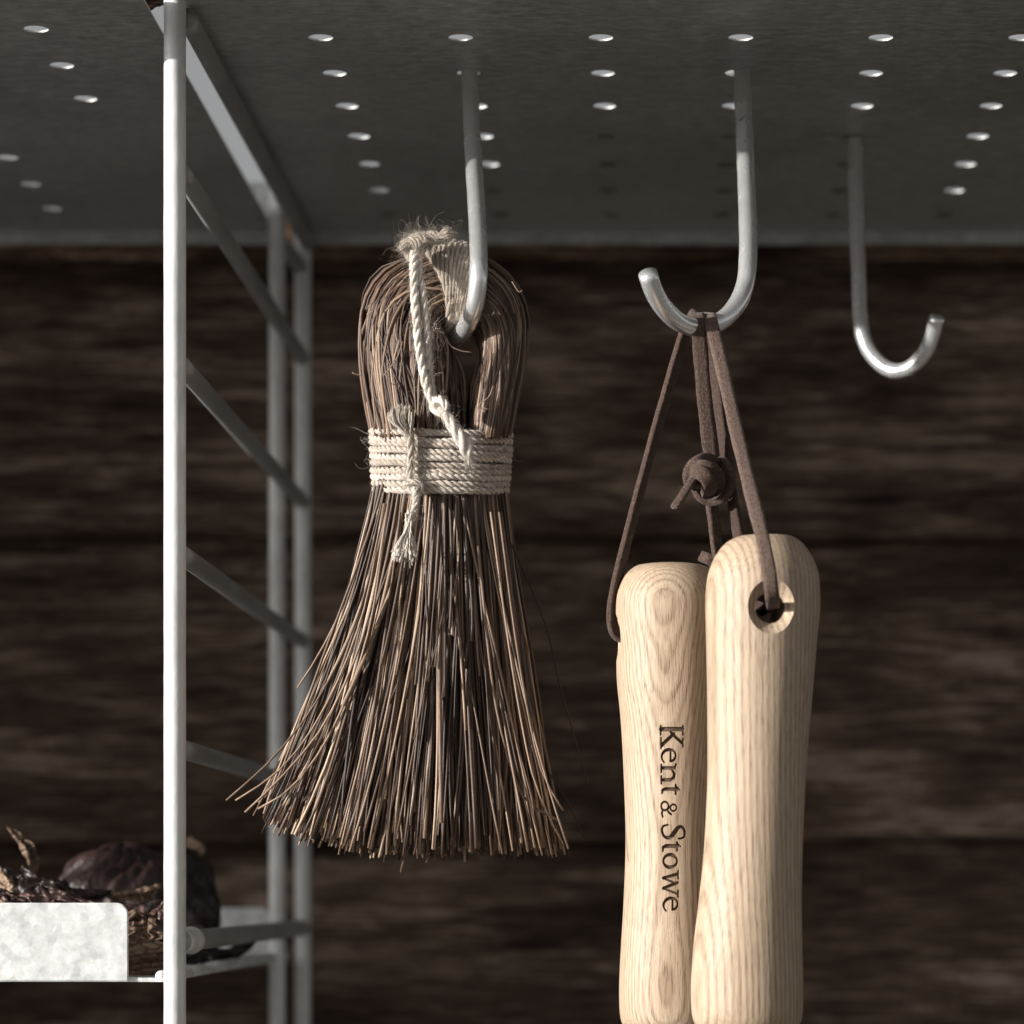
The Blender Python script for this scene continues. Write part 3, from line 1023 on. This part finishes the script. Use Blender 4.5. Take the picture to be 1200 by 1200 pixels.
# S
st([(795.5, 982.8), (801, 981.8), (802.6, 976), (800.8, 969.8), (796.2, 969), (792.2, 973.4), (788.4, 978.8), (784.2, 982), (779, 980.4), (776.2, 975), (776.8, 968.6), (783, 966.6)],
   [1.6, 2.0, 2.4, 2.8, 3.8, 5.0, 5.0, 3.6, 2.6, 2.2, 1.9, 1.6], True)
# t
st([(794.5, 991.6), (781, 991.4), (777.4, 993), (776.8, 997.8)], [3.8, 4.2, 2.8, 1.2]); st([(793.6, 987), (793.6, 997)], 1.8); st([(794, 988.4), (797.8, 992)], 1.4)
# o
ell(785.6, 1009, 8.0, 7.4, 1.7, 3.6)
# w
st([(794, 1024.6), (777.8, 1029)], [3.6, 3.2]); st([(777.8, 1029), (793.5, 1035.8)], 1.9); st([(794, 1034.6), (777.8, 1041)], [3.4, 3.2]); st([(777.8, 1041), (794, 1047.4)], 1.9)
st([(794.8, 1020.6), (794.8, 1029.6)], 1.5); st([(794.8, 1043.6), (794.8, 1051)], 1.5)
glyph_e(2.2, 174)


def text_sdf(px, py):
    d = np.full(px.shape, 9.0)
    for a, b, ra, rb in STROKES:
        ab = b - a
        L2 = ab @ ab + 1e-9
        t = np.clip(((px - a[0]) * ab[0] + (py - a[1]) * ab[1]) / L2, 0, 1)
        dd = np.hypot(px - a[0] - t * ab[0], py - a[1] - t * ab[1]) - (ra + (rb - ra) * t)
        d = np.minimum(d, dd)
    return d


def handle(name, yc, prof, holeang, hole_py, mat, label, text=False, hr=.0042, hro=.0073, flat=1.0):
    """turned wooden handle; prof = (py, left px, right px); the hole is bored square to the axis"""
    pr = np.array(prof, float)
    ps = smooth_path(pr, 400)
    py0, py1 = pr[0, 0], pr[-1, 0]
    ys = list(np.linspace(py0, py0 + 60, 40)) + list(np.linspace(py0 + 60, py1, 140)[1:])
    ang = list(np.linspace(0, 2 * math.pi, 120, endpoint=False))
    if text:
        ys = list(np.linspace(py0, py0 + 60, 36)) + list(np.linspace(py0 + 62, 846, 50)) + list(np.linspace(846.5, 1070, 760)) + list(np.linspace(1072, py1, 50))
        ang = list(np.linspace(-R(114), -R(66), 190)) + list(np.linspace(-R(66), R(246), 100)[1:-1])
    ys = np.array(ys); ang = np.array(ang)
    lx = np.interp(ys, ps[:, 0], ps[:, 1]); rx = np.interp(ys, ps[:, 0], ps[:, 2])
    cx = (lx + rx) / 2; hw = (rx - lx) / 2 * yc / F
    X = (cx - VX)[:, None] * yc / F + hw[:, None] * np.cos(ang)[None]
    Y = yc + flat * hw[:, None] * np.sin(ang)[None]
    Z = np.broadcast_to((ZC + (VY - ys) * yc / F)[:, None], X.shape).copy()
    burn = np.zeros(X.shape)
    if text:
        m = (Y < yc) & (ys[:, None] > 845) & (ys[:, None] < 1072)
        px = VX + X * F / Y; py = VY - (Z - ZC) * F / Y
        sd = np.full(X.shape, 9.0)
        sd[m] = text_sdf(px[m], py[m])
        sd = sd - .30
        dep = np.clip(-(sd - .25) / 1.15, 0, 1)
        dep = dep * dep * (3 - 2 * dep)
        lip = np.exp(-((sd - .9) / .7) ** 2) * .04
        Y = Y + (dep * .00085 - lip * .0003)
        burn = np.clip(-(sd - .35) / .7, 0, 1) * .86
    n, k = X.shape
    org = np.array([(cx.mean() - VX) * yc / F, yc, ZC + (VY - hole_py) * yc / F])
    V = np.stack([X, Y, Z], -1).reshape(-1, 3) - org
    fs = []
    for i in range(n - 1):
        for j in range(k):
            e = (j + 1) % k
            fs.append((i * k + j, (i + 1) * k + j, (i + 1) * k + e, i * k + e))
    fs.append(tuple(range(k)))
    fs.append(tuple((n - 1) * k + j for j in reversed(range(k))))
    me = bpy.data.meshes.new('grip')
    me.from_pydata(V.tolist(), [], fs)
    at = me.attributes.new('burn', 'FLOAT', 'POINT')
    at.data.foreach_set('value', burn.reshape(-1).astype(np.float32))
    me.materials.append(mat)
    o = bpy.data.objects.new('grip', me); COL.objects.link(o)
    # bore
    ch = (np.interp(hole_py, ys, cx) - VX) * yc / F - org[0]
    hwh = float(np.interp(hole_py, ys, hw))
    L = hwh * 1.6
    d = np.array([math.cos(holeang), math.sin(holeang), 0])
    c = np.array([ch, 0, 0])
    bev = hro - hr
    tl = [-L, -hwh - .0005, -hwh + bev * .95 + .0004, hwh - bev * .95 - .0004, hwh + .0005, L]
    rr = [hro + .002, hro + .0012, hr, hr, hro + .0012, hro + .002]
    mb = MB(); tube(mb, np.array([c + d * t for t in tl]), np.array(rr), 48)
    cut = mb.build('cutter', mat, smooth=True)
    bm = bmesh.new(); bm.from_mesh(cut.data); bmesh.ops.recalc_face_normals(bm, faces=bm.faces); bm.to_mesh(cut.data); bm.free()
    bm = bmesh.new(); bm.from_mesh(me); bmesh.ops.recalc_face_normals(bm, faces=bm.faces); bm.to_mesh(me); bm.free()
    md = o.modifiers.new('bore', 'BOOLEAN'); md.object = cut; md.operation = 'DIFFERENCE'; md.solver = 'EXACT'
    dg = bpy.context.evaluated_depsgraph_get()
    new = bpy.data.meshes.new_from_object(o.evaluated_get(dg))
    o.modifiers.clear(); o.data = new
    new.name = 'grip'
    bpy.data.objects.remove(cut)
    new.polygons.foreach_set('use_smooth', [True] * len(new.polygons))
    new.set_sharp_from_angle(angle=R(32))
    root = empty(name, tuple(org))
    tag(root, label, 'tool', 'wooden handled hand tools on one hook')
    o.parent = root
    # ferrule and tang, just under the photograph
    mb = MB()
    zb = Z[-1, 0] - org[2]; xb = (cx[-1] - VX) * yc / F - org[0]; rb = hw[-1]
    tube(mb, np.array([[xb, 0, zb + .002], [xb, 0, zb - .010], [xb, 0, zb - .018], [xb, 0, zb - .019]]), np.array([.009, .009, .0082, .0075]), 32)
    mb.build('ferrule', M_wire, root)
    mb = MB()
    tube(mb, np.array([[xb, 0, zb - .016], [xb, 0, zb - .05], [xb, 0, zb - .09], [xb, 0, zb - .14]]), np.array([.0045, .004, .004, .0015]), 16)
    mb.build('tang', M_wire, root)
    return root


YF_, YK = .891, .923
front = [(627.5, 880, 906), (628.5, 868, 926), (633, 856, 936), (641, 846, 944), (655, 836.5, 953), (672, 830, 959), (692, 827.2, 961), (716, 826.6, 961), (750, 827.5, 957.5),
         (800, 828.5, 953.5), (850, 829, 949), (900, 829, 945), (950, 827.5, 942.5), (1000, 824.5, 940.5), (1050, 819.5, 939.5), (1100, 813.5, 940), (1145, 810, 941),
         (1178, 810, 941), (1196, 812.5, 939), (1207, 819, 932), (1215, 829, 921), (1219, 838, 912)]
back = [(661.5, 756, 815), (662.5, 748, 822), (666, 741, 832), (674, 732, 840), (685, 725.5, 847), (700, 720.5, 851), (718, 719.5, 852), (740, 720.5, 851), (765, 722, 849), (800, 723, 848),
        (840, 727, 846), (900, 730.5, 843), (985, 733, 841), (1060, 730.5, 843), (1120, 727, 846), (1160, 725.5, 848), (1192, 727, 847), (1207, 733, 841), (1216, 742, 832), (1220, 752, 822)]
hf = handle('hand_tool', YF_, front, -R(90) + R(7), 717, M_woodq,
            'pale ash handle in front with the strap threaded through a round hole facing the camera')
hb = handle('hand_tool', YK, back, R(4), 748, M_woodf,
            'pale ash handle behind with the words Kent & Stowe engraved down its side', text=True, hr=.0040, hro=.0066)


# ------------------------------------------------------------------ leather thongs
def ribbon(mb, pts, w, th, angs, n=90, c=.5):
    """flat thong; angs = turn of its width about its length in degrees (0 = faces the camera)"""
    p = np.array([P(*q) for q in pts])
    q = smooth_path(np.column_stack([p, np.array(angs, float) / 57.2958 * .01]), n)
    A = q[:, 3] / .01; p = q[:, :3]
    t = np.gradient(p, axis=0); t /= np.linalg.norm(t, axis=1)[:, None]
    V = []
    prof = [(-1, -.55), (-.93, -1), (-.4, -1.05), (.4, -1.05), (.93, -1), (1, -.55), (1, .55), (.93, 1), (.4, 1.05), (-.4, 1.05), (-.93, 1), (-1, .55)]
    k = len(prof)
    base_y = np.array([0, 1.0, 0])
    prev = None
    for i in range(n):
        s = np.cross(base_y, t[i])
        if np.linalg.norm(s) < .35 and prev is not None:
            s = prev - t[i] * (prev @ t[i])
        s /= np.linalg.norm(s)
        if prev is not None and s @ prev < 0: s = -s
        prev = s
        nn = np.cross(t[i], s)
        if prev is not None and nn @ base_y < 0: nn = nn * 1
        wd = math.cos(A[i]) * s + math.sin(A[i]) * nn
        td = np.cross(t[i], wd)
        ww = w * (1 + .03 * math.sin(i * .37) + .02 * math.sin(i * 1.1)) / 2
        for a, b in prof:
            V.append(p[i] + wd * a * ww + td * b * th / 2)
    f = []
    for i in range(n - 1):
        for j in range(k):
            e = (j + 1) % k
            f.append((i * k + j, (i + 1) * k + j, (i + 1) * k + e, i * k + e))
    f.append(tuple(range(k))); f.append(tuple((n - 1) * k + j for j in reversed(range(k))))
    mb.add(V, f, c)
    return p


def fuzzy(parts_root, paths, n):
    mb = MB()
    for q in paths:
        hairs(mb, q, n, .0003, .0010, r=.00002, c=.9, jit=.0011, pull=0)
    o = mb.build('suede_nap', M_suede); adopt(parts_root, o); tag(o, kind='stuff')


l1 = empty('leather_thong', tuple(P(822, 378, .9170)))
tag(l1, 'knotted brown suede thong carrying the engraved handle, its knot below the hook', 'thong', 'brown suede thongs')
mb = MB()
pa = ribbon(mb, [(738, 748, .9220), (722, 742, .9210), (717, 722, .9200), (721, 690, .9200), (738, 620, .9210), (762, 530, .9230), (783, 455, .9260), (800, 398, .9290), (809, 376, .9280),
                 (817, 370, .9220)], .0038, .0016, [10, 45, 60, 62, 62, 60, 58, 55, 40, 5])
o = mb.build('strap', M_suede); adopt(l1, o)
mb = MB()
pb = ribbon(mb, [(812, 378, .9270), (815, 369.5, .9210), (817, 371, .9140), (818.5, 382, .9110), (820, 400, .9120), (824, 450, .9140), (829, 500, .9160), (834, 540, .9170), (837, 556, .9190)], .0043, .0017,
            [0, 0, 0, 0, 2, 2, 0, -5, -8])
o = mb.build('strap', M_suede); adopt(l1, o)
mb = MB()
pc = ribbon(mb, [(836, 570, .9190), (834, 592, .9170), (837, 612, .9170), (840, 640, .9190), (846, 668, .9210), (854, 710, .9220), (853, 742, .9220), (842, 748, .9220)], .0034, .0017,
            [-30, -35, -35, -35, -30, -20, -40, -60])
o = mb.build('strap', M_suede); adopt(l1, o)
mb = MB()
pd = ribbon(mb, [(822, 652, .9230), (832, 656, .9210), (842, 664, .9230)], .0030, .0017, [0, 0, 0], n=12)
o = mb.build('strap', M_suede); adopt(l1, o)
# the knot: rounded turns, a tail end and the slack loop on its right
mb = MB()
ribbon(mb, [(842, 552, .9210), (833, 541, .9130), (821, 541, .9080), (811, 549, .9080), (809, 561, .9110), (815, 568, .9160)], .0042, .0021, [-15, -10, 0, 0, 5, 0], n=50, c=.6)
ribbon(mb, [(812, 551, .9090), (824, 548, .9060), (836, 553, .9070), (841, 564, .9110), (838, 575, .9170)], .0044, .0021, [20, 10, 0, -10, -10], n=50, c=.52)
ribbon(mb, [(806, 556, .9130), (815, 552, .9060), (826, 558, .9040), (832, 569, .9060), (829, 578, .9130)], .0040, .0019, [10, 5, 0, 0, 0], n=50, c=.5)
o = mb.build('knot', M_suede); adopt(l1, o)
mb = MB()
pe = ribbon(mb, [(838, 540, .9190), (848, 542, .9160), (855, 555, .9130), (855, 570, .9130), (848, 583, .9140), (835, 588, .9160), (821, 583, .9160), (814, 570, .9160)], .0030, .0016,
            [60, 60, 55, 50, 55, 60, 60, 60], n=50)
o = mb.build('slack_loop', M_suede); adopt(l1, o)
mb = MB()
pf = ribbon(mb, [(816, 557, .9080), (808, 568, .9050), (799, 582, .9030), (790, 596, .9020)], .0022, .0016, [15, 15, 15, 20], n=24, c=.6)
ribbon(mb, [(822, 562, .9090), (818, 569, .9070), (815, 572, .9070)], .0015, .0014, [0, 0, 0], n=10)
o = mb.build('thong_end', M_suede); adopt(l1, o)
fuzzy(l1, (pa, pb, pc, pf), 160)

l2 = empty('leather_thong', tuple(P(832, 378, .9170)))
tag(l2, 'plain brown suede thong running from the hook into the round hole of the front handle', 'thong', 'brown suede thongs')
mb = MB()
pg = ribbon(mb, [(826, 380, .9290), (827, 370, .9230), (831, 371, .9140), (835, 384, .9100), (841, 408, .9080), (852, 456, .9020), (866, 518, .8920), (880, 576, .8810), (893, 628, .8725),
                 (900, 662, .8700), (904, 690, .8700), (905.5, 704, .8740), (906, 711, .8820), (906, 712, .8920)],
            .00385, .0015, [0, 0, 0, -4, -6, -8, -8, -6, -2, 0, 0, 0, 0, 0], c=.75)
o = mb.build('strap', M_suede); adopt(l2, o)
mb = MB()
ph_ = ribbon(mb, [(826, 375, .9290), (831, 398, .9280), (838, 440, .9260), (846, 500, .9230), (856, 570, .9190), (868, 640, .9160), (880, 690, .9130), (892, 713, .9090), (898, 716, .8990)], .0038, .0015,
             [20, 35, 50, 55, 55, 50, 30, 0, 0], c=.3)
o = mb.build('strap', M_suede); adopt(l2, o)
fuzzy(l2, (pg,), 200)
